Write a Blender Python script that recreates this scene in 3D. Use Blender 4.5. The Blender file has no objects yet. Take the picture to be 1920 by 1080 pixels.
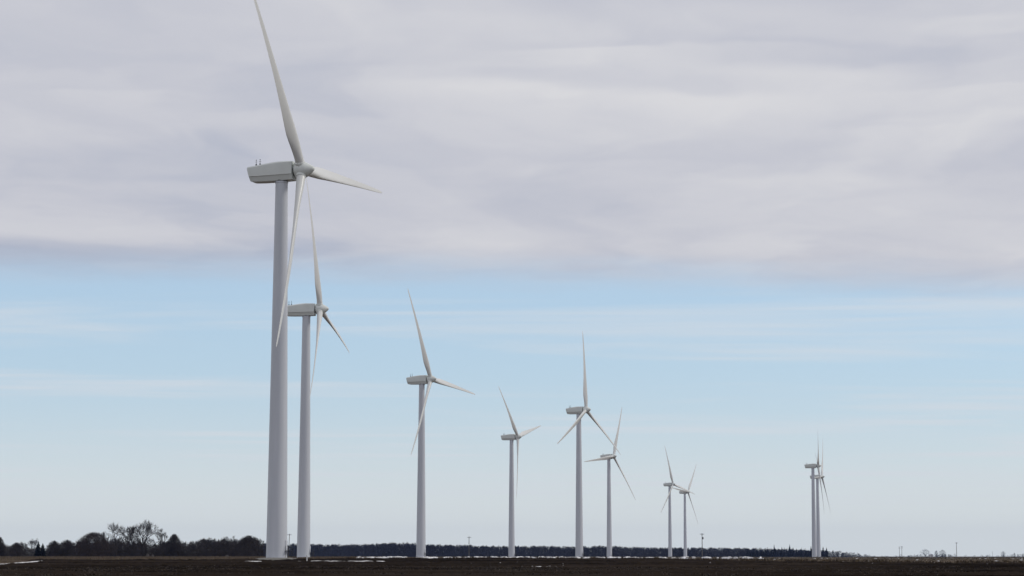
import bpy, math, random
import numpy as np
from mathutils import Matrix, Vector
R_ = math.radians
random.seed(7); RNG = np.random.default_rng(11)
SC = bpy.context.scene
COL = SC.collection

# ------------------------------------------------------------------ camera
F = 4023.0                      # focal length in photo pixels (1920 wide)
HOR = 1041.0                    # horizon row
PITCH = math.atan((HOR-540)/F)
EYE = 1.6
cam_d = bpy.data.cameras.new('camera'); cam = bpy.data.objects.new('camera', cam_d); COL.objects.link(cam)
cam_d.sensor_width = 36.0; cam_d.lens = F/1920*36.0
cam_d.clip_start = 0.5; cam_d.clip_end = 40000
cam.location = (0, 0, EYE); cam.rotation_euler = (R_(90)+PITCH, 0, 0)
SC.camera = cam

def ray(px, py):
    c, s = math.cos(PITCH), math.sin(PITCH)
    x, z = (px-960)/F, (540-py)/F
    return Vector((x, c-s*z, s+c*z))

# ------------------------------------------------------------------ sky, sun, exposure
SUN_EL, SUN_AZ = R_(38), R_(84)          # azimuth from +Y towards +X
SC.view_settings.view_transform = 'Standard'; SC.view_settings.look = 'None'
SC.view_settings.exposure = 0.0; SC.view_settings.gamma = 1.0
SC.view_settings.use_curve_mapping = False

world = bpy.data.worlds.new('World'); SC.world = world; world.use_nodes = True
wn, wl = world.node_tree.nodes, world.node_tree.links
wn.clear()
def N(t, **k):
    n = wn.new(t)
    for a, b in k.items(): setattr(n, a, b)
    return n
def put(sock, v):
    if hasattr(v, 'node'): wl.new(v, sock)
    elif isinstance(v, bpy.types.Node): wl.new(v.outputs[0], sock)
    else: sock.default_value = v
def M(op, a, b=None, c=None, clamp=False):
    n = N('ShaderNodeMath', operation=op, use_clamp=clamp)
    put(n.inputs[0], a)
    if b is not None: put(n.inputs[1], b)
    if c is not None: put(n.inputs[2], c)
    return n.outputs[0]
def SS(x, lo, hi):
    n = N('ShaderNodeMapRange', interpolation_type='SMOOTHSTEP')
    put(n.inputs['Value'], x); put(n.inputs['From Min'], lo); put(n.inputs['From Max'], hi)
    return n.outputs['Result']
def XYZ(x, y, z):
    n = N('ShaderNodeCombineXYZ'); put(n.inputs[0], x); put(n.inputs[1], y); put(n.inputs[2], z); return n.outputs[0]
def NOI(vec, scale, detail=4, rough=.5, dist=0.):
    n = N('ShaderNodeTexNoise'); put(n.inputs['Vector'], vec); n.inputs['Scale'].default_value = scale
    n.inputs['Detail'].default_value = detail; n.inputs['Roughness'].default_value = rough; n.inputs['Distortion'].default_value = dist
    return n.outputs[0]
def MIXC(f, a, b):
    n = N('ShaderNodeMix', data_type='RGBA'); put(n.inputs[0], f); put(n.inputs[6], a); put(n.inputs[7], b); return n.outputs[2]

tc = N('ShaderNodeTexCoord'); sp = N('ShaderNodeSeparateXYZ'); wl.new(tc.outputs['Generated'], sp.inputs[0])
dx, dy, dz = sp.outputs
zc = M('MAXIMUM', dz, 0.012)
qx, qy = M('DIVIDE', dx, zc), M('DIVIDE', dy, zc)       # where the view ray meets a flat cloud deck
sky = N('ShaderNodeTexSky', sky_type='NISHITA', sun_disc=False, sun_elevation=SUN_EL, sun_rotation=SUN_AZ,
        air_density=1.0, dust_density=0.6, ozone_density=3.0, altitude=200)
bg_sky = N('ShaderNodeBackground'); bg_sky.inputs[1].default_value = 0.14
# thin milky veil low in the clear band
veil = SS(dz, 0.115, -0.01)
q3 = XYZ(qx, qy, 0.0)
cirrus = NOI(XYZ(M('MULTIPLY_ADD', qx, .22, M('MULTIPLY', qy, .05)), M('MULTIPLY', qy, .50), 3.7), 1.0, 6, .6, .4)
cir = M('MULTIPLY', SS(cirrus, .46, .70), M('MULTIPLY', SS(dz, .012, .035), .75))
wl.new(sky.outputs[0], bg_sky.inputs[0])
bg_veil = N('ShaderNodeBackground'); bg_veil.inputs[0].default_value = (1, 1, 1, 1); bg_veil.inputs[1].default_value = 1.0
wl.new(MIXC(SS(dz, .005, .09), (.715, .765, .775, 1), (.495, .635, .785, 1)), bg_veil.inputs[0])
mixv = N('ShaderNodeMixShader')
vf = M('MULTIPLY_ADD', veil, .48, .52, clamp=True)
put(mixv.inputs[0], vf); wl.new(bg_sky.outputs[0], mixv.inputs[1]); wl.new(bg_veil.outputs[0], mixv.inputs[2])
# the stratus deck
warp = NOI(XYZ(M('MULTIPLY', qx, 1.3), qy, 1.3), .8, 4, .55)
wx = M('MULTIPLY_ADD', warp, 1.1, qx); wy = M('MULTIPLY_ADD', warp, 1.3, qy)
n1 = NOI(XYZ(M('MULTIPLY', wx, 1.25), M('MULTIPLY', wy, .8), 7.1), 1.0, 6, .5)
n2 = NOI(XYZ(M('MULTIPLY', wx, 1.6), M('MULTIPLY', wy, .9), 2.2), 2.6, 6, .6)
n3 = NOI(XYZ(M('MULTIPLY', wx, 1.9), M('MULTIPLY', wy, .75), 5.2), .9, 3, .5)
def Q(px, py):
    d = ray(px, py); return d.x/d.z, d.y/d.z
lum = M('MULTIPLY_ADD', n1, 1.0, -.50)
lum = M('ADD', lum, M('MULTIPLY_ADD', n2, .42, -.21))
lum = M('ADD', lum, M('MULTIPLY_ADD', SS(n3, .46, .56), .16, -.08))     # firmer edged layers
# the larger swells of the deck: centre x, y, half width, half height as seen, strength
# (the last number is 1 for a billow with a firm upper edge that fades downwards)
for px, py, wpx, hpx, a, firm in [(1430,185,250,62,.40,1),(1180,235,330,70,.26,1),(1260,112,330,26,.30,1),(1760,275,240,62,.28,1),(1800,190,200,30,.18,1),(960,165,330,50,.16,0),
        (650,90,300,36,.12,0),(600,240,170,24,.18,1),(270,200,150,22,.16,1),(300,300,480,50,-.32,0),(180,470,420,26,-.10,0),(1160,150,250,26,-.20,0),
        (1600,100,330,24,-.18,0),(640,370,500,50,-.14,0),(1500,380,420,55,.16,1),(1850,40,180,30,.22,0),(1650,480,480,40,.20,0),
        (1100,400,260,30,-.10,0),(250,440,300,22,.12,0),(1000,470,400,30,.12,0),(1020,300,160,40,-.10,0),(1680,225,200,18,-.14,0),(1000,45,500,30,.10,0),(1300,330,300,34,.10,1)]:
    cx, cy = Q(px, py); r = ray(px, py)
    ax = wpx/F/r.z; ay = abs(Q(px, py-hpx)[1]-Q(px, py+hpx)[1])/2
    ex = M('DIVIDE', M('SUBTRACT', M('MULTIPLY_ADD', warp, .8, qx), cx+.4), ax)
    ey = M('DIVIDE', M('SUBTRACT', M('MULTIPLY_ADD', warp, .9, qy), cy+.45), ay)
    if firm:
        f_ = M('MULTIPLY', M('MULTIPLY', SS(ey, -1.05, -.70), SS(ey, 1.6, -.7)), SS(M('ABSOLUTE', ex), 1.35, .35))
    else:
        f_ = SS(M('ADD', M('MULTIPLY', ex, ex), M('MULTIPLY', ey, ey)), 1.35, 0.15)
    lum = M('MULTIPLY_ADD', f_, a, lum)
ramp = N('ShaderNodeValToRGB'); e = ramp.color_ramp.elements
e[0].position = 0.0; e[0].color = (.430, .465, .565, 1)
e[1].position = 1.0; e[1].color = (.700, .700, .725, 1)
m_ = e.new(.45); m_.color = (.565, .577, .640, 1)
bg_deck = N('ShaderNodeBackground'); bg_deck.inputs[1].default_value = 1.0
wl.new(ramp.outputs[0], bg_deck.inputs[0])
edge_n = NOI(XYZ(M('MULTIPLY', qx, .25), M('MULTIPLY', qy, .5), 9.0), 1.0, 4, .5)
edge_f = NOI(XYZ(M('MULTIPLY', qx, 1.1), M('MULTIPLY', qy, .9), 4.0), 1.6, 6, .6)
edge = M('ADD', M('ADD', M('MULTIPLY_ADD', qx, -.13, qy), M('MULTIPLY_ADD', edge_n, 1.1, -.55)), M('MULTIPLY_ADD', edge_f, .8, -.40))
lip = M('MULTIPLY', SS(edge, 6.75, 7.25), M('MULTIPLY_ADD', SS(qx, 1.5, -1.5), .75, .25))     # thin grey-blue lip of the deck
lumf = M('MULTIPLY_ADD', M('MULTIPLY_ADD', lip, -.42, lum), .86, .50, clamp=True)
wl.new(lumf, ramp.inputs[0])
deck = SS(edge, 8.3, 6.9)
fore = SS(dy, -.3, .2)                     # the clear band lies ahead; overcast all round elsewhere
deck = M('MAXIMUM', deck, M('MULTIPLY', M('SUBTRACT', 1.0, fore), SS(dz, .0, .12)))
mixd = N('ShaderNodeMixShader'); put(mixd.inputs[0], deck)
bg_cir = N('ShaderNodeBackground'); bg_cir.inputs[0].default_value = (.675, .715, .765, 1)
mixc = N('ShaderNodeMixShader'); put(mixc.inputs[0], cir); wl.new(mixv.outputs[0], mixc.inputs[1]); wl.new(bg_cir.outputs[0], mixc.inputs[2])
wl.new(mixc.outputs[0], mixd.inputs[1]); wl.new(bg_deck.outputs[0], mixd.inputs[2])
wo = N('ShaderNodeOutputWorld'); wl.new(mixd.outputs[0], wo.inputs[0])

sd = bpy.data.lights.new('sun', 'SUN'); sd.energy = 1.3; sd.angle = R_(12); sd.color = (1.0, .95, .87)
sun = bpy.data.objects.new('sun', sd); COL.objects.link(sun)
dirv = Vector((math.sin(SUN_AZ)*math.cos(SUN_EL), math.cos(SUN_AZ)*math.cos(SUN_EL), math.sin(SUN_EL)))
sun.rotation_euler = dirv.to_track_quat('Z', 'Y').to_euler(); sun.location = (200, 100, 300)

# ------------------------------------------------------------------ helpers
def material(name, base, var=None, scale=1.0, rough=.6, bump=0., bscale=None, stretch=(1,1,1), detail=5, spec=.3, lo=.35, hi=.65, coords='Object'):
    m = bpy.data.materials.new(name); m.use_nodes = True
    nt = m.node_tree; b = nt.nodes['Principled BSDF']
    b.inputs['Roughness'].default_value = rough; b.inputs['Specular IOR Level'].default_value = spec
    t = nt.nodes.new('ShaderNodeTexCoord'); mp = nt.nodes.new('ShaderNodeMapping'); mp.inputs['Scale'].default_value = stretch
    nt.links.new(t.outputs[coords], mp.inputs[0])
    nz = nt.nodes.new('ShaderNodeTexNoise'); nz.inputs['Scale'].default_value = scale; nz.inputs['Detail'].default_value = detail
    nt.links.new(mp.outputs[0], nz.inputs['Vector'])
    cr = nt.nodes.new('ShaderNodeValToRGB'); cr.color_ramp.elements[0].position = lo; cr.color_ramp.elements[1].position = hi
    cr.color_ramp.elements[0].color = (*base, 1); cr.color_ramp.elements[1].color = (*(var or base), 1)
    nt.links.new(nz.outputs[0], cr.inputs[0]); nt.links.new(cr.outputs[0], b.inputs['Base Color'])
    if bump:
        n2 = nt.nodes.new('ShaderNodeTexNoise'); n2.inputs['Scale'].default_value = bscale or scale*3; n2.inputs['Detail'].default_value = 6
        nt.links.new(mp.outputs[0], n2.inputs['Vector'])
        bp = nt.nodes.new('ShaderNodeBump'); bp.inputs['Strength'].default_value = bump; bp.inputs['Distance'].default_value = .1
        nt.links.new(n2.outputs[0], bp.inputs['Height']); nt.links.new(bp.outputs[0], b.inputs['Normal'])
    return m

def mesh_np(name, V, Fc, nper, mat, parent=None, smooth=False):
    """V (n,3) float array, Fc (m,nper) index array"""
    me = bpy.data.meshes.new(name); V = np.asarray(V, np.float32); Fc = np.asarray(Fc, np.int32)
    me.vertices.add(len(V)); me.vertices.foreach_set('co', V.ravel())
    me.loops.add(Fc.size); me.loops.foreach_set('vertex_index', Fc.ravel())
    me.polygons.add(len(Fc)); me.polygons.foreach_set('loop_start', np.arange(0, Fc.size, nper, dtype=np.int32))
    me.polygons.foreach_set('loop_total', np.full(len(Fc), nper, np.int32))
    if smooth: me.polygons.foreach_set('use_smooth', np.ones(len(Fc), bool))
    me.update(calc_edges=True); me.validate()
    me.materials.append(mat)
    o = bpy.data.objects.new(name, me); COL.objects.link(o)
    if parent: o.parent = parent
    return o
class MB:
    """collects quads, boxes, tubes and lathes into one mesh"""
    def __init__(s): s.v = []; s.f = []
    def add(s, vs, fs):
        n = len(s.v); s.v += [tuple(v) for v in vs]; s.f += [tuple(i+n for i in f) for f in fs]
    def box(s, c, d, m=None):
        x, y, z = d[0]/2, d[1]/2, d[2]/2
        vs = [Vector((a*x, b*y, e_*z)) for a in (-1,1) for b in (-1,1) for e_ in (-1,1)]
        vs = [(m @ v if m else v)+Vector(c) for v in vs]
        s.add(vs, [(0,1,3,2),(4,6,7,5),(0,4,5,1),(2,3,7,6),(0,2,6,4),(1,5,7,3)])
    def tube(s, a, b, r0, r1=None, n=6, caps=True):
        a, b = Vector(a), Vector(b); r1 = r0 if r1 is None else r1
        d = (b-a).normalized(); u = d.orthogonal().normalized(); w = d.cross(u)
        vs = []
        for p, r in ((a, r0), (b, r1)):
            vs += [p+u*(r*math.cos(2*math.pi*i/n))+w*(r*math.sin(2*math.pi*i/n)) for i in range(n)]
        fs = [(i, (i+1)%n, n+(i+1)%n, n+i) for i in range(n)]
        if caps: fs += [tuple(range(n))[::-1], tuple(range(n, 2*n))]
        s.add(vs, fs)
    def lathe(s, prof, n=32, axis='z'):
        """prof: (position along axis, radius)"""
        vs = []; fs = []
        for t, r in prof:
            for i in range(n):
                c, q = r*math.cos(2*math.pi*i/n), r*math.sin(2*math.pi*i/n)
                vs.append((c, q, t) if axis == 'z' else (t, c, q))
        for k in range(len(prof)-1):
            for i in range(n):
                j = (i+1) % n; fs.append((k*n+i, k*n+j, (k+1)*n+j, (k+1)*n+i))
        fs.append(tuple(range(n))[::-1]); fs.append(tuple(range((len(prof)-1)*n, len(prof)*n)))
        s.add(vs, fs)
    def build(s, name, mat, parent=None, smooth=False, bevel=0., autosmooth=None):
        me = bpy.data.meshes.new(name); me.from_pydata(s.v, [], s.f); me.validate()
        me.materials.append(mat)
        if smooth:
            for p in me.polygons: p.use_smooth = True
            me.set_sharp_from_angle(angle=R_(autosmooth or 40))
        o = bpy.data.objects.new(name, me); COL.objects.link(o)
        if parent: o.parent = parent
        if bevel:
            b = o.modifiers.new('bevel', 'BEVEL'); b.width = bevel; b.segments = 3; b.limit_method = 'ANGLE'; b.angle_limit = R_(25)
        return o
def tag(o, label=None, cat=None, group=None, kind=None):
    if label: o['label'] = label
    if cat: o['category'] = cat
    if group: o['group'] = group
    if kind: o['kind'] = kind
    return o
def empty(name, loc, rz=0., s=1.0):
    o = bpy.data.objects.new(name, None); COL.objects.link(o); o.empty_display_size = .5
    o.location = loc; o.rotation_euler = (0, 0, rz); o.scale = (s, s, s); return o
def copy_tree(o, parent=None):
    c = o.copy(); COL.objects.link(c); c.parent = parent
    for ch in list(o.children): copy_tree(ch, c)
    return c

def vnoise(x, y, seed=0):
    """smooth 2-D value noise, about -1..1"""
    xi = np.floor(x).astype(np.int64); yi = np.floor(y).astype(np.int64); fx = x-xi; fy = y-yi
    fx = fx*fx*(3-2*fx); fy = fy*fy*(3-2*fy)
    def h(a, b):
        n = (a*374761393 + b*668265263 + seed*974634777) & 0x7fffffff
        n = ((n ^ (n >> 13))*1274126177) & 0x7fffffff
        return ((n ^ (n >> 16)) & 0xffff)/32767.5-1
    return (h(xi, yi)*(1-fx)+h(xi+1, yi)*fx)*(1-fy)+(h(xi, yi+1)*(1-fx)+h(xi+1, yi+1)*fx)*fy

# ------------------------------------------------------------------ the lie of the land
PY = np.array([-3000, 0, 200, 260, 320, 380, 440, 700, 970, 1160, 1425, 1685, 1846, 2100, 2340, 2600, 3200, 6000, 11000.])
PZ = np.array([0, 0, 0, .15, .42, .73, .85, .76, .74, .52, .26, -.30, -.75, -1.1, -1.35, -1.6, -2.0, -3.0, -4.0])
_t = np.linspace(-3000, 11000, 2801); _z = np.interp(_t, PY, PZ)
_k = np.hanning(19); _k /= _k.sum(); _z = np.convolve(np.pad(_z, 9, mode='edge'), _k, 'valid')
def GZ(x, y):
    x = np.asarray(x, float); y = np.asarray(y, float)
    return np.interp(y, _t, _z) - .0012*np.clip(x, -400, 400)*np.clip((y-500)/800, 0, 1) + .05*vnoise(x/70, y/90, 5)
def gz(x, y): return float(GZ(np.array([x]), np.array([y]))[0])
def at(px, D): return (px-960)/F*D     # world X of an image column at distance D

def field_far(x):            # far edge of the ploughed soil
    return np.interp(x, [-120, -60, -30, 0, 25, 40, 69, 120], [372, 378, 400, 425, 400, 335, 292, 270])
def field_left(y):           # its left edge, along the snowy ditch
    return np.interp(y, [0, 200, 255, 350, 400], [-160, -72.5, -63.5, -76.5, -95])

# ------------------------------------------------------------------ ground
xs = np.unique(np.concatenate([np.linspace(-9000, -700, 24), np.linspace(-700, 700, 141), np.linspace(700, 9000, 24)]))
ys = np.unique(np.concatenate([np.linspace(-1500, 100, 17), np.linspace(100, 1500, 141), np.linspace(1500, 3600, 70), np.linspace(3600, 10000, 40)]))
gx, gy = np.meshgrid(xs, ys)
def grid_faces(ny, nx):
    i = np.arange(ny*nx).reshape(ny, nx)
    return np.stack([i[:-1, :-1], i[:-1, 1:], i[1:, 1:], i[1:, :-1]], -1).reshape(-1, 4)
m_ground = material('dry_winter_field', (.060, .045, .032), (.125, .10, .075), .25, 1.0, .6, 2.0, (1, .35, 1), 8, .0)
g = mesh_np('ground', np.stack([gx, gy, GZ(gx, gy)], -1).reshape(-1, 3), grid_faces(len(ys), len(xs)), 4, m_ground, smooth=True)
tag(g, kind='structure')

# ploughed soil: a modelled sheet of furrows and clods
px_ = np.arange(-150, 130.01, .32); py_ = np.arange(120, 440.01, .42)
fx_, fy_ = np.meshgrid(px_, py_)
h = .055*np.sin((fy_*1.0+fx_*.10+.6*vnoise(fx_/6, fy_/6, 3))*2*math.pi/1.9)
h += .060*vnoise(fx_/.9, fy_/.9, 1)+.055*vnoise(fx_/.45, fy_/.45, 2)+.07*vnoise(fx_/7, fy_/9, 4)
clod = vnoise(fx_/.62, fy_/.62, 8); h += np.where(clod > .45, (clod-.45)*.22, 0)
ins = np.clip((field_far(fx_)+4*vnoise(fx_/5, fy_*0+.5, 9)-fy_)/5, 0, 1)*np.clip((fx_-field_left(fy_))/2, 0, 1)*np.clip((fy_-120)/6, 0, 1)*np.clip((130-fx_)/6, 0, 1)
zz = GZ(fx_, fy_)+ins*(.17+h)-(1-ins)*.25
m_soil = material('ploughed_soil', (.0085, .0066, .0050), (.036, .0275, .0215), .9, 1.0, .5, 60.0, (.035, .075, 1), 12, .0)
nt = m_soil.node_tree
keep = ins.reshape(-1) > .001
Fq = grid_faces(len(py_), len(px_)); Fq = Fq[keep[Fq].any(1)]
used = np.unique(Fq); remap = np.full(len(keep), -1); remap[used] = np.arange(len(used))
s = mesh_np('ploughed_field', np.stack([fx_, fy_, zz], -1).reshape(-1, 3)[used], remap[Fq], 4, m_soil)
tag(s, kind='structure')
def soil_z(x, y): return GZ(x, y)+.17

def slivers(name, P, H, W, mat, lean=.5, per=1, kind='stuff'):
    """upright pointed blades standing at P (n,3)"""
    P = np.repeat(P, per, 0); n = len(P); H = np.repeat(H, per); W = np.repeat(W, per)
    a = RNG.uniform(0, 2*math.pi, n); d = np.stack([np.cos(a), np.sin(a), 0*a], 1)
    P = P + d*(RNG.uniform(0, 1, n)*W*1.2)[:, None]
    b = RNG.uniform(0, 2*math.pi, n); top = P+np.stack([np.cos(b)*lean*H, np.sin(b)*lean*H, H], 1)*RNG.uniform(.6, 1.1, n)[:, None]
    V = np.stack([P-d*W[:, None]/2, P+d*W[:, None]/2, top], 1).reshape(-1, 3)
    o = mesh_np(name, V, np.arange(3*n).reshape(-1, 3), 3, mat); tag(o, kind=kind); return o

# crop residue lying on the near soil
n = 230000
rx = RNG.uniform(-75, 75, n); ry = 150+(RNG.uniform(0, 1, n)**.9)*260
row = np.clip((250+12*vnoise(rx/14, ry*0, 21)+.10*rx-ry)/8, 0.035, 1)
patch = np.clip(.60+.7*vnoise(rx/4, ry/7, 22), .08, 1)
k = (RNG.uniform(0, 1, n) < row*patch) & (ry < field_far(rx)-4) & (rx > field_left(ry)+2) & (np.abs(rx) < .30*ry)
rx, ry = rx[k], ry[k]
m_res = material('crop_residue', (.028, .0225, .0185), (.105, .088, .074), 1.1, 1.0, detail=4, spec=.0, lo=.38, hi=.68)
slivers('crop_residue', np.stack([rx, ry, soil_z(rx, ry)-.03], 1), RNG.uniform(.07, .20, len(rx)), RNG.uniform(.08, .26, len(rx)), m_res, 1.2, 2)

# dry grass on the left verge and far fields, pale stubble on the right
def zone_grass(n, x0, x1, y0, y1, fn, name, mat, h0, h1, w, per=3, lean=.5):
    yy = y0+(y1-y0)*RNG.uniform(0, 1, n)**1.6; uu = RNG.uniform(0, 1, n)
    xx = (x0+(x1-x0)*uu)*yy
    k = fn(xx, yy); xx, yy = xx[k], yy[k]
    s_ = np.clip(yy/600, .7, 1.6)
    return slivers(name, np.stack([xx, yy, GZ(xx, yy)-.03], 1), RNG.uniform(h0, h1, len(xx))*s_, np.full(len(xx), w)*s_, mat, lean, per)
m_tan = material('dry_grass', (.100, .074, .053), (.185, .150, .108), .12, .95, detail=6, spec=.05, stretch=(1, .5, 1))
zone_grass(36000, -.30, -.06, 262, 900, lambda x, y: (x < field_left(y)-4.5) | (y > field_far(x)+4), 'dry_grass', m_tan, .15, .42, .16)
m_stub = material('pale_stubble', (.050, .042, .032), (.34, .30, .245), .55, .95, detail=6, spec=.05, lo=.42, hi=.62)
zone_grass(42000, -.06, .32, 285, 1700, lambda x, y: (y > field_far(x)+3) & (x > -40) & (vnoise(x/9, y/30, 31) > -.55), 'pale_stubble', m_stub, .10, .26, .26, 3, 1.0)

m_weed = material('dead_weeds', (.030, .024, .018), (.12, .09, .06), .5, 1.0, spec=.0)
n = 5200; ux = RNG.uniform(-34, 80, n); uy = field_far(ux)+RNG.uniform(2, 60, n)**1.0
k = vnoise(ux/1.6, uy/40, 51) > -.1; ux, uy = ux[k], uy[k]
slivers('dead_weeds', np.stack([ux, uy, GZ(ux, uy)-.03], 1), RNG.uniform(.12, .55, len(ux)), RNG.uniform(.10, .35, len(ux)), m_weed, .6, 3)

# snow left lying in furrows, in the ditch and along the far field edge
SV, SF = [], []
def snow_blob(x, y, rx_, ry_, ang=0., th=.10):
    n = 14; c, s_ = math.cos(ang), math.sin(ang); b = len(SV)
    ph = [random.uniform(0, 6.28) for _ in range(3)]
    ring = []
    for i in range(n):
        t = 2*math.pi*i/n; r = 1+.22*math.sin(2*t+ph[0])+.16*math.sin(3*t+ph[1])+.12*math.sin(5*t+ph[2])
        a, e_ = rx_*r*math.cos(t), ry_*r*math.sin(t); ring.append((x+a*c-e_*s_, y+a*s_+e_*c))
    base = gz(x, y)+(.12 if y < 360 and abs(x-float(field_left(y))) < 2.2 else 0.)+(.17 if (y < float(field_far(x))-3 and x > float(field_left(y))+2) else 0.)
    for (a, e_) in ring: SV.append((a, e_, base-.06))
    for (a, e_) in ring: SV.append((x+(a-x)*.72, y+(e_-y)*.72, base+th*.8))
    SV.append((x, y, base+th))
    for i in range(n):
        j = (i+1) % n; SF.append((b+i, b+j, b+n+j, b+n+i)); SF.append((b+n+i, b+n+j, b+2*n))
for i in range(30):                                    # strip by the two nearest towers
    t = i/29; x = -31+12*t+random.uniform(-.6, .6); snow_blob(x, 322+random.uniform(-4, 4)-2*t, random.uniform(.3, 1.2), random.uniform(1.0, 3.0), random.uniform(-.3, .3), random.uniform(.08, .2))
for i in range(4): snow_blob(-39.3+i*.5, 322+random.uniform(-2, 2), .6, 1.8, 0, .14)
for i in range(70):                                    # along the ditch
    t = random.random(); y = 258+92*t; snow_blob(float(field_left(y))+.9+random.uniform(-.35, .35), y, random.uniform(.2, .55), random.uniform(.8, 2.6), .1, random.uniform(.04, .12))
for i in range(9): snow_blob(1+random.uniform(0, 4), 238+random.uniform(-3, 3), random.uniform(.2, .5), random.uniform(.5, 1.4), 0, .10)
for i in range(1100):                                   # far field edge, thinning to the right
    px = 672+(1430-672)*random.random(); y = random.choice([random.uniform(450, 540), random.uniform(540, 900)])
    w_ = float(vnoise(np.array([px/2.6]), np.array([y/1200.]), 41)[0])
    if w_ < np.interp(px, [672, 800, 1100, 1430], [-.02, -.28, .0, .42]): continue
    if 822 < px < 858 and random.random() < .9: continue
    snow_blob(at(px, y), y, random.uniform(.15, .7)*y/500, random.uniform(1, 4), random.uniform(-.2, .2), random.uniform(.06, .46))
for i in range(70):
    px = random.uniform(1380, 1960); y = random.uniform(300, 800)
    if y < float(field_far(at(px, y)))+8: continue
    snow_blob(at(px, y), y, random.uniform(.10, .32), random.uniform(.4, 1.2), 0, .09)
for i in range(40):
    px = random.uniform(860, 1900); y = random.uniform(185, 330); snow_blob(at(px, y), y, random.uniform(.06, .16), random.uniform(.2, .5), 0, .06)
m_snow = material('old_snow', (.82, .82, .83), (.34, .31, .28), 1.3, .7, .3, 6, detail=8, lo=.42, hi=.72)
b_ = MB(); b_.v = SV; b_.f = SF
tag(b_.build('snow', m_snow, smooth=True, autosmooth=80), kind='stuff')

# ------------------------------------------------------------------ wind turbines
m_tower = material('tower_paint', (.55, .58, .625), (.63, .655, .70), .45, .42, .02, 2.0, (1, 1, .07), 6, .4)
m_gel = material('nacelle_gelcoat', (.655, .685, .65), (.71, .74, .70), .35, .38, .02, 2.0, (1, 1, .4), 6, .45)
m_blade = material('blade_gelcoat', (.70, .705, .675), (.76, .765, .735), .25, .36, .0, 2.0, (1, 1, .2), 5, .45)
m_dark = material('dark_steel', (.035, .037, .042), (.06, .06, .065), 3, .5)
m_galv = material('galvanised_steel', (.30, .31, .33), (.42, .43, .45), 4, .45)
m_conc = material('concrete', (.26, .25, .235), (.36, .35, .33), 1.2, .9, .3, 8)
m_grav = material('gravel', (.10, .095, .085), (.22, .21, .185), 2.2, .95, .8, 7, detail=8)
HUB_H, RAD, TILT, OVER = 80.0, 43.85, R_(4.55), 4.5
TOP = 77.80                                             # tower top

def blade_mesh():
    S = [.026, .035, .05, .07, .095, .125, .16, .20, .25, .32, .40, .50, .60, .70, .80, .88, .94, .975, .992, 1.0]
    ch = np.interp(S, [0, .05, .075, .11, .15, .20, .25, .35, .5, .7, .85, .95, .98, 1], [1.9, 1.9, 1.98, 2.3, 2.75, 3.02, 2.92, 2.5, 1.95, 1.38, 1.0, .72, .52, .14])
    tk = np.interp(S, [0, .05, .09, .15, .2, .3, .5, .75, 1], [1, 1, .82, .52, .40, .31, .25, .20, .15])
    tw = np.interp(S, [0, .1, .2, .3, .5, .7, 1], [20, 20, 17, 12.5, 7, 3.5, 1.0])
    rnd = np.interp(S, [0, .05, .15, .22], [1, 1, .35, 0])
    n = 28; V = []
    for i, s_ in enumerate(S):
        c = ch[i]; t = tk[i]; be = R_(tw[i]+3.5)
        x0 = RAD*(.054*s_-.0365*s_*s_)
        for k in range(n):
            a = 2*math.pi*k/n
            u = .5+.5*math.cos(a)                       # 0 trailing .. 1 leading
            xx = 1-u
            yt = 5*t*(.2969*math.sqrt(max(xx, 0))-.126*xx-.3516*xx**2+.2843*xx**3-.1036*xx**4)
            cam_ = .035*math.sin(math.pi*xx)*(1-rnd[i])
            foil = (u-.66, (yt if a < math.pi else -yt)+cam_)   # pitch axis a third of the way back
            circ = (.5*math.cos(a), .5*math.sin(a)*t)
            w = rnd[i]; p = (foil[0]*(1-w)+circ[0]*w, foil[1]*(1-w)+circ[1]*w)
            cy, cx = p[0]*c, -p[1]*c                    # suction side faces downwind (-X)
            V.append((x0+cx*math.cos(be)+cy*math.sin(be), cy*math.cos(be)-cx*math.sin(be), RAD*s_))
    fs = [(j*n+k, j*n+(k+1) % n, (j+1)*n+(k+1) % n, (j+1)*n+k) for j in range(len(S)-1) for k in range(n)]
    fs += [tuple(range(n))[::-1], tuple(range((len(S)-1)*n, len(S)*n))]
    b = MB(); b.v = V; b.f = fs; return b

def nacelle_mesh():
    # x from rear to front (hub centre at x=0), top z, shoulder z, seam z, bottom z, half width
    st = [(-11.75, .95, .68, -.90, -1.82, 1.62), (-11.68, 1.08, .72, -.94, -1.96, 1.73), (-11.35, 1.18, .80, -.96, -2.05, 1.77),
          (-8.6, 1.55, 1.12, -.96, -2.12, 1.80), (-6.0, 1.88, 1.42, -.94, -2.12, 1.82), (-4.6, 1.95, 1.55, -.92, -2.10, 1.82), (-2.0, 1.88, 1.58, -.88, -2.02, 1.79), (-1.62, 1.82, 1.54, -.86, -1.97, 1.75)]
    V = []; prof_n = 14
    for x, zt, zs, zm, zb, w in st:
        xr = x
        half = [(w*.52, zt), (w*.86, zt-.35*(zt-zs)), (w*.985, zs), (w, zs-.12), (w, zm), (w*.93, zm-.06), (w*.72, zb)]
        ring = [(y, z) for y, z in half]+[(-y, z) for y, z in half[::-1]]
        for y, z in ring:
            rake = .25*(z-zs) if x < -11 else 0.       # rear face leans forward towards its foot
            V.append((xr-rake, y, z))
    n = prof_n; fs = [(j*n+k, (j+1)*n+k, (j+1)*n+(k+1) % n, j*n+(k+1) % n) for j in range(len(st)-1) for k in range(n)]
    fs += [tuple(range(n)), tuple(range((len(st)-1)*n, len(st)*n))[::-1]]
    b = MB(); b.v = V; b.f = fs; return b

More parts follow.
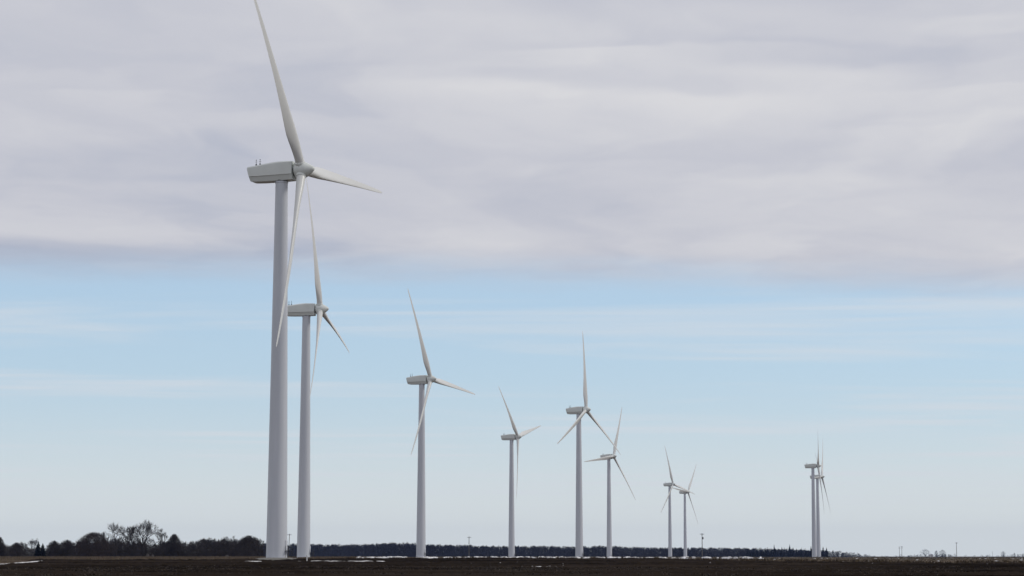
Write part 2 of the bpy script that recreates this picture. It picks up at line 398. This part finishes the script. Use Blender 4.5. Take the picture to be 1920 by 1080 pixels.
def make_turbine():
    root = empty('wind_turbine', (0, 0, 0))
    tw = MB(); prof = [(.0, 2.32), (.14, 2.32), (.15, 2.15)]
    prof += [(TOP-.35, 1.275), (TOP-.3, 1.36), (TOP, 1.36)]
    full = []
    for a, b in zip(prof[:-1], prof[1:]):
        k = 6 if b[0]-a[0] > 5 else 1
        for i in range(k): full.append((a[0]+(b[0]-a[0])*i/k, a[1]+(b[1]-a[1])*i/k))
    full.append(prof[-1]); tw.lathe(full, 56)
    to = tw.build('tower', m_tower, root, True, autosmooth=25)
    fd = MB(); fd.lathe([(-.9, 3.1), (.02, 3.1), (.10, 2.95), (.10, .5)], 40); fd.build('foundation', m_conc, root)
    # door and outside steps on the side away from the weather
    d = MB(); d.box((2.10, 0, 2.75), (.16, .95, 2.1)); d.box((2.16, 0, 2.75), (.10, .80, 1.92)); do = d.build('door', m_tower, to, bevel=.02)
    hd = MB(); hd.tube((2.24, .28, 2.7), (2.24, .28, 2.95), .025); hd.build('handle', m_dark, to)
    st = MB()                                           # steep flight along the shell up to the door landing
    for i in range(9): st.box((2.62, .75+(8-i)*.20, .2+i*.175), (.75, .20, .04))
    st.box((2.62, 0, 1.66), (.95, 1.3, .05))
    for s_ in (2.26, 3.0):
        st.tube((s_, 2.45, .15), (s_, .68, 1.66), .045); st.tube((s_, .68, 0), (s_, .68, 2.66), .04); st.tube((s_, -.62, 0), (s_, -.62, 2.66), .04)
        if s_ > 2.5:
            st.tube((s_, 2.45, 1.1), (s_, .68, 2.66), .03); st.tube((s_, .68, 2.66), (s_, -.62, 2.66), .03); st.tube((s_, .68, 2.16), (s_, -.62, 2.16), .025)
            st.tube((s_, 2.45, .05), (s_, 2.45, 1.1), .03); st.tube((s_, 1.55, .9), (s_, 1.55, 1.9), .03)
    st.build('access_steps', m_dark, root)
    # nacelle
    nz = Matrix.Translation((OVER, 0, HUB_H))
    na = nacelle_mesh().build('nacelle', m_gel, root, True, autosmooth=16); na.matrix_local = nz
    for s_ in (-1, 1):
        sm = MB()
        sm.tube((-11.2, s_*1.775, -.985), (-8.6, s_*1.795, -.985), .04, n=5); sm.tube((-8.6, s_*1.795, -.985), (-6.0, s_*1.815, -.965), .04, n=5)
        sm.tube((-6.0, s_*1.815, -.965), (-1.7, s_*1.775, -.89), .04, n=5)
        sm.build('hull_seam', m_gel, na)
    hatch = MB(); hatch.box((-7.3, .0, 1.74), (1.2, 1.0, .10), Matrix.Rotation(-R_(8.5), 3, 'Y')); hatch.build('roof_hatch', m_gel, na, bevel=.03)
    bed = MB(); bed.lathe([(-2.35, 1.30), (-2.0, 1.38)], 40); yb = bed.build('yaw_collar', m_dark, na); yb.location = (-OVER, 0, .0)
    for x, y in ((-10.3, -.1), (-9.5, .05)):
        w = MB(); z = 1.32 if x < -10 else 1.42
        w.lathe([(z-.1, .10), (z+.05, .10), (z+.06, .17), (z+.48, .16), (z+.55, .05), (z+1.25, .035), (z+1.27, .09), (z+1.42, .09), (z+1.44, .03)], 10)
        w.tube((-.28, 0, z+.95), (.28, 0, z+.95), .025)
        wo_ = w.build('wind_sensor', m_dark, na); wo_.location = (x, y, 0)
    sh = MB(); sh.lathe([(-1.75, 1.05), (-1.05, 1.15)], 36, 'x')
    so = sh.build('main_shaft_cover', m_dark, root); so.matrix_local = nz @ Matrix.Rotation(-TILT, 4, 'Y')
    # rotor
    hb = MB(); hb.lathe([(-1.32, 1.36), (-1.25, 1.52), (-.9, 1.66), (-.2, 1.72), (.55, 1.68), (1.05, 1.54), (1.5, 1.30), (1.95, 1.00), (2.30, .76), (2.58, .54), (2.78, .32), (2.87, .10)], 40, 'x')
    ho = hb.build('hub', m_gel, root, True, autosmooth=50); ho.matrix_local = nz @ Matrix.Rotation(-TILT, 4, 'Y')
    bm = blade_mesh(); first = None
    for k in range(3):
        if k == 0:
            bl = bm.build('blade', m_blade, root, True, autosmooth=60)
            c = MB(); c.lathe([(1.25, 1.00), (1.32, 1.07), (1.86, 1.09), (1.93, 1.04), (1.98, .90)], 32); c.build('root_collar', m_gel, bl, True)
            first = bl
        else: copy_tree(first, root)
    return root
def set_rotor(root, phase):
    B = sorted([c for c in root.children if c.name.split('.')[0] == 'blade'], key=lambda o: o.name)
    for k, b in enumerate(B):
        b.matrix_local = Matrix.Translation((OVER, 0, HUB_H)) @ Matrix.Rotation(-TILT, 4, 'Y') @ Matrix.Rotation(phase+2*math.pi/3*(1-k)-math.pi/2, 4, 'X')

# hub pixel, distance of the hub, heading of the rotor axis, rotor phase, label
TURB = [
 ((565.5, 319), 440.7, 18.19, 2.84, 'nearest and tallest white wind turbine, its top blade cut by the frame'),
 ((600, 580), 696.8, 6.67, -13.8, 'second nearest white wind turbine, right beside the tallest one and partly behind its blade'),
 ((807.5, 711), 968.0, 25.35, -5.5, 'white wind turbine standing alone right of the two tallest, snow at its foot'),
 ((971, 819), 1424.9, 22.15, 12.9, 'mid-distance white wind turbine with one blade hanging straight down beside its tower'),
 ((1099, 768.5), 1161.2, 29.14, -32.0, 'white wind turbine with one blade straight up, its lower right blade crossing a smaller rotor'),
 ((1150.5, 855.6), 1684.7, 36.05, -52.4, 'smaller white wind turbine with one blade level across its own nacelle, beside a taller one'),
 ((1262, 908), 2337.3, 36.92, -13.7, 'far white wind turbine, left and slightly taller of the two smallest whose blades overlap'),
 ((1290, 922.5), 2599.2, 34.06, -66.1, 'smallest white wind turbine, right one of the far overlapping two'),
 ((1534, 873.3), 1846.1, 4.98, 16.9, 'taller front one of two wind turbines lined up at the right, rotor edge on'),
 ((1541, 893.7), 2099.7, 19.6, -56.8, 'wind turbine mostly hidden behind another one at the far right of the row'),
]
proto = make_turbine()
roots = [proto]+[copy_tree(proto) for _ in TURB[1:]]
for r, ((hx, hy), D, psi, ph, lab) in zip(roots, TURB):
    d = ray(hx, hy); hub = Vector((0, 0, EYE))+d*(D/d.y)
    psi = R_(psi); x = hub.x-OVER*math.cos(psi); y = hub.y+OVER*math.sin(psi); z = gz(x, y)
    r.location = (x, y, z); r.rotation_euler = (0, 0, -psi); sc = (hub.z-z)/HUB_H; r.scale = (sc, sc, sc)
    set_rotor(r, R_(ph)); tag(r, lab, 'wind turbine', 'white wind turbines across the fields')
bpy.context.view_layer.update()
T1 = roots[0].location.copy()

# gravel pads at the two nearest turbines
def pad(x, y, rx_, ry_, hgt, ang=0.):
    n = 48; V = []; Fs = []
    for j, f_ in enumerate((1.0, .82, .62, .3)):
        for i in range(n):
            t = 2*math.pi*i/n; r = f_*(1+.07*math.sin(3*t+1)+.05*math.sin(7*t))
            u_, v_ = rx_*r*math.cos(t), ry_*r*math.sin(t); a, b = x+u_*math.cos(ang)-v_*math.sin(ang), y+u_*math.sin(ang)+v_*math.cos(ang)
            V.append((a, b, gz(a, b)+(-.15, hgt*.55, hgt, hgt)[j]+random.uniform(-.03, .03)*(j > 0)))
    for j in range(3):
        for i in range(n): Fs.append((j*n+i, j*n+(i+1) % n, (j+1)*n+(i+1) % n, (j+1)*n+i))
    Fs.append(tuple(range(3*n, 4*n)))
    b = MB(); b.v = V; b.f = Fs; tag(b.build('gravel_pad', m_grav, smooth=True), kind='structure')
pad(at(520, 392), 392, 4.6, 54, .34, .11)
T2 = roots[1].location
pad(T2.x, T2.y-6, 9, 22, .05)
mk = MB(); x, y = at(578.5, 330), 330.0; z = gz(x, y)
mk.lathe([(0, .09), (.85, .09), (.86, .11), (1.0, .11), (1.02, .02)], 12); mk.box((.02, -.10, .62), (.26, .03, .34))
o = mk.build('marker_post', material('marker_paint', (.72, .72, .70), (.6, .6, .58), 3, .6)); o.location = (x, y, z+.1)
tag(o, 'short white marker post in the dark soil near the foot of the two tallest turbines', 'post')

# ------------------------------------------------------------------ trees
m_bark = material('bark', (.022, .020, .020), (.050, .045, .042), 2, .95, spec=.1)
m_twig = material('twigs', (.034, .030, .030), (.066, .057, .053), .4, .95, spec=.05)
m_twig_b = material('brown_twigs', (.042, .034, .031), (.070, .055, .048), .4, .95, spec=.05)
m_far = material('far_twigs', (.017, .0165, .019), (.027, .026, .029), .08, .95, spec=.05)
m_con = material('conifer_needles', (.008, .011, .012), (.018, .023, .022), .6, .95, spec=.05)
m_pale = material('pale_dry_stems', (.13, .12, .11), (.22, .20, .19), 1, .95, spec=.05)

def sliver_cloud(P, L, W, dirs):
    n = len(P); a = RNG.normal(size=(n, 3)); s_ = np.cross(dirs, a); s_ /= np.linalg.norm(s_, axis=1)[:, None]+1e-9
    V = np.stack([P-s_*W[:, None]/2, P+s_*W[:, None]/2, P+dirs*L[:, None]], 1).reshape(-1, 3)
    return V, np.arange(3*n).reshape(-1, 3)
def unit(v): return v/(np.linalg.norm(v, axis=1)[:, None]+1e-9)

def bare_tree(name, x, y, H, W, label, group=None, fork=.30, seed=0, mat=None, forks=3, cat='tree', dens=1.0):
    """leafless tree: forking limbs, then fine twigs"""
    rnd = random.Random(seed); root = empty(name, (x, y, gz(x, y)-.1))
    segs, tips = [], []
    def grow(p, d, L, r, lev):
        q = p
        for i in range(2):
            d2 = (d+Vector((rnd.gauss(0, .10), rnd.gauss(0, .10), rnd.gauss(.03, .05)))).normalized()
            q2 = q+d2*L/2; segs.append((q.copy(), q2.copy(), r, r*.86, lev)); q, d, r = q2, d2, r*.86
            if lev >= 2: tips.append((q.copy(), d.copy(), L))
        if lev >= 5: return
        nb = forks if lev == 0 else rnd.choice((2, 2, 3))
        a0 = rnd.uniform(0, 6.28) if lev else rnd.uniform(-.5, .5)
        for i in range(nb):
            sp_ = rnd.uniform(.35, .85) if lev else rnd.uniform(.35, .60)
            u = (d.orthogonal() if lev else Vector((1, 0, 0))-d*d.x).normalized(); w = d.cross(u); a = a0+i*6.28/nb+rnd.uniform(-.4, .4)
            nd = (d*math.cos(sp_)+(u*math.cos(a)+w*math.sin(a))*math.sin(sp_)); nd.z += .10; nd.normalize()
            grow(q, nd, (L if lev else .27)*rnd.uniform(.70, .90), r*rnd.uniform(.66, .80), lev+1)
    grow(Vector((0, 0, 0)), Vector((0, 0, 1)), fork, .034, 0)
    P = np.array([t[0] for t in tips]); tr = MB()
    zmax = P[:, 2].max()*1.06; wr = max(np.percentile(np.abs(P[:, 0]), 93), np.percentile(np.abs(P[:, 1]), 70))
    sz, sx = H/zmax, W/2/wr
    sc_ = Vector((sx, sx, sz))
    for a, b, r0, r1, lv in segs: tr.tube(a*sc_, b*sc_, max(r0*H, .035), max(r1*H, .03), 5 if lv < 3 else 3, False)
    mt = mat or m_twig
    tr.build('trunk', m_bark, root)
    per = max(3, int(8*dens)); PP = np.repeat(P*np.array([sx, sx, sz]), per, 0); DD = np.repeat(np.array([t[1] for t in tips]), per, 0)
    LL = np.repeat(np.array([t[2] for t in tips])*(sx+sz)/2, per)
    dirs = unit(DD+RNG.normal(0, .55, DD.shape)+np.array([0, 0, .15]))
    Vt, Ft = sliver_cloud(PP-dirs*0, LL*RNG.uniform(.5, 1.2, len(LL)), np.full(len(LL), max(.045, .0045*H)), dirs)
    mesh_np('crown', Vt, Ft, 3, mt, root)
    tag(root, label, cat, group); return root

def twiggy_points(n, W, H, dome=.5, base=.05, seed=1):
    """points filling a crown reaching nearly to the ground with an uneven outline"""
    a = RNG.uniform(0, 2*math.pi, n); t = RNG.uniform(base, 1, n)
    prof = np.where(t < dome, .62+.38*np.sin(t/dome*1.57), np.sqrt(np.clip(1-((t-dome)/(1-dome))**2, 0, 1)))
    lump = 1+.16*np.sin(3*a+seed)*np.sin(5*t+seed)+.10*np.sin(7*a+2*seed)
    r = W/2*prof*lump*np.sqrt(RNG.uniform(0.02, 1, n))
    return np.stack([r*np.cos(a), r*np.sin(a), t*H*(1+.06*np.sin(4*a+seed))], 1)
def dense_tree(name, x, y, H, W, label, group=None, seed=0, mat=None, n=5200, dome=.45, cat='tree'):
    root = empty(name, (x, y, gz(x, y)-.1)); rnd = random.Random(seed)
    tr = MB(); tr.tube((0, 0, 0), (0, 0, H*.4), .03*H, .018*H, 7)
    for i in range(9):
        a = rnd.uniform(0, 6.28); r = rnd.uniform(.2, .42)*W; tr.tube((0, 0, H*rnd.uniform(.08, .38)), (r*math.cos(a), r*math.sin(a), H*rnd.uniform(.55, .85)), .012*H, .004*H, 5)
    tr.build('trunk', m_bark, root)
    P = twiggy_points(n, W, H, dome, .03, seed); dirs = unit(P*np.array([1, 1, .3])/W+RNG.normal(0, .35, P.shape)+np.array([0, 0, .55]))
    L = RNG.uniform(.05, .16, n)*H; P = P-dirs*(L*.7)[:, None]; P[:, 2] = np.maximum(P[:, 2], 0)
    V, Fc = sliver_cloud(P, L, RNG.uniform(.05, .12, n)*H/7.5, dirs)
    mesh_np('crown', V, Fc, 3, mat or m_twig, root); tag(root, label, cat, group); return root

def conifer(name, x, y, H, W, label=None, group=None, seed=0, fat=.75):
    root = empty(name, (x, y, gz(x, y)-.1)); rnd = random.Random(seed)
    tr = MB(); tr.tube((0, 0, 0), (0, 0, H*.97), .018*H, .002*H, 6); tr.build('trunk', m_bark, root)
    n = 1500; t = RNG.uniform(0.04, 1, n)**.9; a = RNG.uniform(0, 6.28, n)
    r = W/2*(1-t)**fat*(.72+.28*np.sin(t*34+2*np.sin(a*2+seed)))*RNG.uniform(.55, 1.1, n)
    P = np.stack([0*t, 0*t, t*H], 1); E_ = np.stack([r*np.cos(a), r*np.sin(a), t*H-.12*r+.02*H], 1)
    d = E_-P; L = np.linalg.norm(d, axis=1); V, Fc = sliver_cloud(P, L, np.clip(L*.5, .2, 1.6), d/L[:, None])
    # outward blades: widest away from the stem
    V = V.reshape(-1, 3, 3); mid = V[:, :2].mean(1, keepdims=True); V[:, :2] += (d*.35)[:, None, :]; V = V.reshape(-1, 3)
    mesh_np('crown', V, Fc, 3, m_con, root); tag(root, label, 'conifer', group); return root

# --- the near wood on the left (about 900 m away)
DW = 900.0
def hpx(top, D, x): return (HOR+(EYE-gz(x, D))/D*F-top)*D/F
GW = 'trees of the wood on the left'
def W_(kind, px, top, wpx, D, label, **k):
    x = at(px, D); H = hpx(top, D, x); W = wpx/F*D
    return kind(('bare_tree' if kind is bare_tree else 'bushy_tree'), x, D, H, W, label, GW, **k)
W_(bare_tree, 223, 980, 66, 880, 'wide bare tree forking low into two limbs, left of the tallest bare tree', seed=4, fork=.36, forks=2)
W_(bare_tree, 247, 984, 34, 915, 'slim bare tree squeezed between the wide forked tree and the tallest bare tree', seed=9, fork=.34)
W_(bare_tree, 273, 974, 40, 890, 'tallest bare tree of the wood on the left', seed=14, fork=.40)
W_(bare_tree, 308, 990, 18, 905, 'thin bare tree with two upright limbs, right of the tallest bare tree', seed=21, fork=.36, forks=2)
W_(bare_tree, 66, 1009, 20, 930, 'small bare tree with a round see-through crown beside the dark conifers', seed=31)
W_(bare_tree, 52, 1015, 14, 935, 'smallest bare tree, left of the round see-through one', seed=33)
W_(bare_tree, 390, 1007, 26, 925, 'low bare tree in the even wood edge right of the dark peaked bushy tree', seed=41)
W_(bare_tree, 429, 1004, 20, 915, 'bare tree with an open crown, left of the gap in the wood edge', seed=44, forks=2)
W_(bare_tree, 445, 1003, 18, 915, 'bare tree with a straight dark stem, right of the gap in the wood edge', seed=47)
W_(bare_tree, 203, 995, 22, 900, 'bare tree leaning out over the rounded brown tree', seed=52, forks=2)
W_(dense_tree, 181, 1000, 76, 870, 'large rounded brown bushy tree left of the tall bare trees', seed=3, mat=m_twig_b, n=9000, dome=.35)
W_(dense_tree, 331, 1003, 30, 885, 'dark bushy tree with a peaked crown right of the tall bare trees', seed=5, n=5200, dome=.4)
W_(dense_tree, 108, 1015, 30, 890, 'low dark bushy tree just right of the dark conifers', seed=6)
W_(dense_tree, 132, 1013, 34, 895, 'low dark bushy tree touching the large rounded brown one', seed=7)
W_(dense_tree, 2, 1006, 30, 890, 'dark bushy tree cut by the left edge of the picture', seed=8)
W_(dense_tree, 38, 1018, 30, 900, 'low bushy tree between the left picture edge and the small bare trees', seed=10)
W_(dense_tree, 470, 1006, 50, 910, 'broad bushy tree just left of the tallest turbine tower', seed=12, n=6500, dome=.5)
x = at(78, 880); conifer('conifer', x, 880, hpx(1015, 880, x), 4.8, 'taller of two dark conifers at the left edge of the wood', GW, 2, .7)
x = at(86.5, 880); conifer('conifer', x, 880, hpx(1019, 880, x), 4.4, 'shorter of two dark conifers at the left edge of the wood', GW, 3, .7)
def twig_mass(name, items, mat, per, seed=0, wmul=1.0):
    Vs = []; 
    for (x, y, H, W) in items:
        P = twiggy_points(per, W, H, RNG.uniform(.35, .65), .02, RNG.uniform(0, 6)); dirs = unit(P*np.array([1, 1, .25])/W+RNG.normal(0, .35, P.shape)+np.array([0, 0, .6]))
        L = RNG.uniform(.08, .22, per)*H; P = P-dirs*(L*.7)[:, None]; P[:, 2] = np.maximum(P[:, 2], 0)
        V, _ = sliver_cloud(P, L, RNG.uniform(.012, .030, per)*H*wmul, dirs); Vs.append(V+np.array([x, y, gz(x, y)-.1]))
    V = np.concatenate(Vs); o = mesh_np(name, V, np.arange(len(V)).reshape(-1, 3), 3, mat); tag(o, kind='stuff'); return o
it = []
TP = ([-120, 0, 15, 30, 37, 47, 57, 75, 88, 92, 97, 103, 145, 165, 205, 220, 240, 256, 300, 320, 342, 350, 372, 385, 405, 425, 432, 445, 455, 465, 500],
      [1010, 1010, 1020, 1022, 1019, 1022, 1024, 1026, 1027, 1031, 1021, 1017, 1015, 1012, 1011, 1013, 1014, 1016, 1017, 1013, 1012, 1016, 1015, 1010, 1011, 1009, 1014, 1013, 1010, 1008, 1009])
for row in range(4):
    for i in range(64):
        px = -120+(i+random.random())*612/64; D = 900+row*26+random.uniform(-10, 10); x = at(px, D)
        top = float(np.interp(px, *TP))+random.choice([0, 1, 2, 4, 7, 11])+random.uniform(-1, 2)
        it.append((x, D, max(2., hpx(top, D, x)), random.uniform(3.2, 6.5)))
for i in range(110): px = -120+(i+random.random())*612/110; it.append((at(px, 893.), 893+random.uniform(-5, 5), random.uniform(1.6, 4.2), random.uniform(3, 5)))
twig_mass('woodland', it, m_twig, 480, wmul=1.25)
it = []
for i in range(28):
    px = 196+120*random.random(); D = random.uniform(884, 960); x = at(px, D)
    it.append((x, D, hpx(float(np.interp(px, [196, 225, 245, 275, 300, 316], [1007, 1004, 1003, 1003, 1010, 1011]))+random.uniform(0, 10), D, x), random.uniform(2, 4.5)))
twig_mass('thicket', it, m_twig, 170, wmul=.9)

# --- the long wood far behind the turbines (about 3.2 km away)
it = []
for row in range(4):
    for i in range(190):
        D = 3120+row*80+random.uniform(-30, 30); px = 430+(i+random.random())*1210/190; x = at(px, D)
        top = float(np.interp(px, [430, 560, 680, 730, 760, 800, 900, 940, 1100, 1130, 1200, 1395, 1545, 1570, 1600, 1640], [1019, 1020, 1021, 1018, 1018, 1021, 1023, 1024, 1024, 1023, 1026, 1027.5, 1031, 1032, 1036, 1042]))
        H = max(2.5, hpx(top+random.choice([0, .5, 1, 2, 4])+random.uniform(-.6, .8), D, x)); it.append((x, D, H, min(random.uniform(10, 19), H*1.15))) if px < 1552 else (it.append((x, D, H*random.uniform(.55, 1.15), random.uniform(5, 10))) if random.random() < .85 else None)
for i in range(240): px = 430+(i+random.random())*1115/240; it.append((at(px, 3090.), 3090+random.uniform(-10, 10), random.uniform(5, 9), random.uniform(9, 14)))
twig_mass('distant_woodland', it, m_far, 270, wmul=1.7)
GC = 'conifers along the far right end of the long wood'
for i in range(34):
    D = random.uniform(2760, 2860); px = 1398+i*4.1+random.uniform(-1.5, 1.5); x = at(px, D)
    if 1518 < px < 1538: continue
    conifer('conifer', x, D, hpx(random.uniform(1025.5, 1031), D, x), random.uniform(5, 8), 'dark conifer in the even-topped row of evergreens left of the right-hand turbine pair', GC, i)
for px, top, w, lab in [(1448, 1021.5, 6.5, 'tall spiky conifer rising from the middle of the far evergreen row'), (1477, 1021, 7.5, 'tallest spiky conifer in the far evergreen row, nearer the turbine pair'),
        (1516.5, 1024, 7, 'dark conifer touching the left side of the right-hand turbine pair'), (1539, 1025, 7, 'dark conifer touching the right side of the right-hand turbine pair'), (1545.5, 1026.5, 7, 'outermost dark conifer right of the right-hand turbine pair')]:
    D = 2780; x = at(px, D); conifer('conifer', x, D, hpx(top, D, x), w, lab, GC, int(px))
# --- scattered low growth and single trees towards the right horizon
it = []
for i in range(90):
    px, top, D = random.choice([(random.uniform(1600, 1700), 1041.0, 4200), (random.uniform(1690, 1740), 1039.5, 4400), (random.uniform(1800, 1890), 1040., 4600), (random.uniform(1880, 1990), 1037., 4300), (random.uniform(1762, 1774), 1038.5, 4300)])
    x = at(px, D); it.append((x, D+random.uniform(-80, 80), max(2.0, hpx(top+random.uniform(-.5, 2.5), D, x)), random.uniform(4, 9)))
twig_mass('distant_hedgerow', it, m_far, 200, wmul=1.6)
for px, top, w, lab, sd_ in [(1729, 1030, 22, 'roundest of the hazy far bare trees near the right horizon', 61), (1749.5, 1032.5, 8, 'narrow hazy bare tree in the middle of three near the right horizon', 62),
        (1761, 1031, 15, 'rightmost of three hazy bare trees near the right horizon', 63), (1874, 1034, 11, 'lone hazy bare tree close to the right edge of the picture', 64)]:
    D = 4500; x = at(px, D); dense_tree('bare_tree', x, D, hpx(top, D, x), w/F*D, lab, 'hazy trees near the right horizon', sd_, m_far, 1000, .5)
# --- pale dry bushes
for px, top, w, D, lab in [(2, 1038, 9, 870, 'pale dry bush at the left edge of the picture'), (282, 1037.5, 7, 862, 'larger of two pale dry bushes below the tallest bare tree'),
        (291.5, 1039.5, 6, 862, 'smaller of two pale dry bushes below the tallest bare tree'), (430, 1040, 9, 862, 'pale dry bush in the grass below the gap in the wood edge')]:
    x = at(px, D); root = empty('dry_bush', (x, D, gz(x, D)-.05)); H = hpx(top, D, x); n = 420
    P = twiggy_points(n, w/F*D, H, .4, .02, px); dirs = unit(P*np.array([1, 1, .3])+RNG.normal(0, .3, P.shape)+np.array([0, 0, .6])); L = RNG.uniform(.2, .5, n)*H
    P = P-dirs*L[:, None]*.7; P[:, 2] = np.maximum(P[:, 2], 0)
    V, Fc = sliver_cloud(P, L, np.full(n, .06), dirs); mesh_np('stems', V, Fc, 3, m_pale, root); tag(root, lab, 'bush', 'pale dry bushes')

# ------------------------------------------------------------------ utility poles, far shed
m_wood = material('weathered_pole_wood', (.10, .09, .085), (.16, .15, .14), 2, .9, stretch=(4, 4, .3))
m_ins = material('insulator', (.25, .25, .26), (.3, .3, .3), 3, .4)
def pole(px, top, D, label, arms=1, lean=0., can=False):
    x = at(px, D); z = gz(x, D); H = hpx(top, D, x); root = empty('utility_pole', (x, D, z-.1)); root.rotation_euler = (0, lean, random.uniform(-.3, .3))
    b = MB(); b.lathe([(-.5, .24), (0, .23), (H*.5, .19), (H, .14), (H+.02, .02)], 10); b.build('pole', m_wood, root, True)
    for i in range(arms):
        zc_ = H-.5-i*1.3; a = MB(); a.box((0, -.2, zc_), (2.3, .12, .14)); a.tube((-.7, -.2, zc_), (0, -.15, zc_-.6), .03); a.tube((.7, -.2, zc_), (0, -.15, zc_-.6), .03)
        ao = a.build('crossarm', m_wood, root)
        for s_ in (-1.0, -.4, .4, 1.0):
            c = MB(); c.lathe([(zc_+.06, .05), (zc_+.14, .07), (zc_+.26, .07), (zc_+.30, .03)], 8); io = c.build('insulator', m_ins, ao); io.location = (s_, -.2, 0)
    if can:
        c = MB(); c.lathe([(H-3.1, .30), (H-3.05, .34), (H-2.0, .34), (H-1.95, .2)], 14); co = c.build('transformer', m_ins, root, True); co.location = (.45, -.1, 0)
    tag(root, label, 'utility pole', 'utility poles on the plain')
pole(544, 1001, 1150, 'slightly leaning utility pole between the towers of the two tallest turbines', 1, .035)
pole(880, 1006, 1180, 'utility pole standing alone in front of the far wood right of the lone turbine', 1)
pole(1314, 1000, 1120, 'utility pole with a transformer right of the two smallest turbines', 1, 0, True)
pole(1681, 1025, 2300, 'fainter left one of two close utility poles near the right horizon', 2)
pole(1685.5, 1024, 2150, 'darker right one of two close utility poles near the right horizon', 2)
pole(1787.5, 1017, 1650, 'tallest lone utility pole near the right horizon', 1)
pole(1854, 1034.5, 3600, 'shortest and farthest utility pole near the right horizon', 1)
x, D = at(1739.5, 4350), 4350.; z = gz(x, D)
root = empty('farm_shed', (x, D, z-.1), .25)
b = MB(); b.box((0, 0, 2.4), (6.5, 9, 4.8)); b.build('wall', material('shed_paint', (.62, .62, .60), (.7, .7, .68), .5, .7), root)
b = MB(); b.add([(-3.6, -4.9, 4.75), (3.6, -4.9, 4.75), (0, -4.9, 7.2), (-3.6, 4.9, 4.75), (3.6, 4.9, 4.75), (0, 4.9, 7.2)], [(0, 1, 2), (3, 5, 4), (0, 2, 5, 3), (1, 4, 5, 2), (0, 3, 4, 1)]); b.build('roof', material('shed_roof', (.45, .45, .46), (.5, .5, .5), .5, .6), root)
b = MB(); b.box((0, -4.53, 1.6), (2.6, .08, 3.2)); b.build('door', m_galv, root)
tag(root, 'small pale farm shed between hazy bare trees near the right horizon', 'shed')

# ------------------------------------------------------------------ air
hz = MB(); hz.box((0, 4250, 62), (18600, 11900, 134))
m_h = bpy.data.materials.new('haze_air'); m_h.use_nodes = True; hn = m_h.node_tree; hn.nodes.clear()
ho = hn.nodes.new('ShaderNodeOutputMaterial'); hv = hn.nodes.new('ShaderNodeVolumePrincipled')
hv.inputs['Color'].default_value = (.38, .52, .96, 1); hv.inputs['Density'].default_value = 2.6e-5
hn.links.new(hv.outputs[0], ho.inputs['Volume'])
tag(hz.build('haze', m_h), kind='stuff')
SC.cycles.volume_bounces = 0
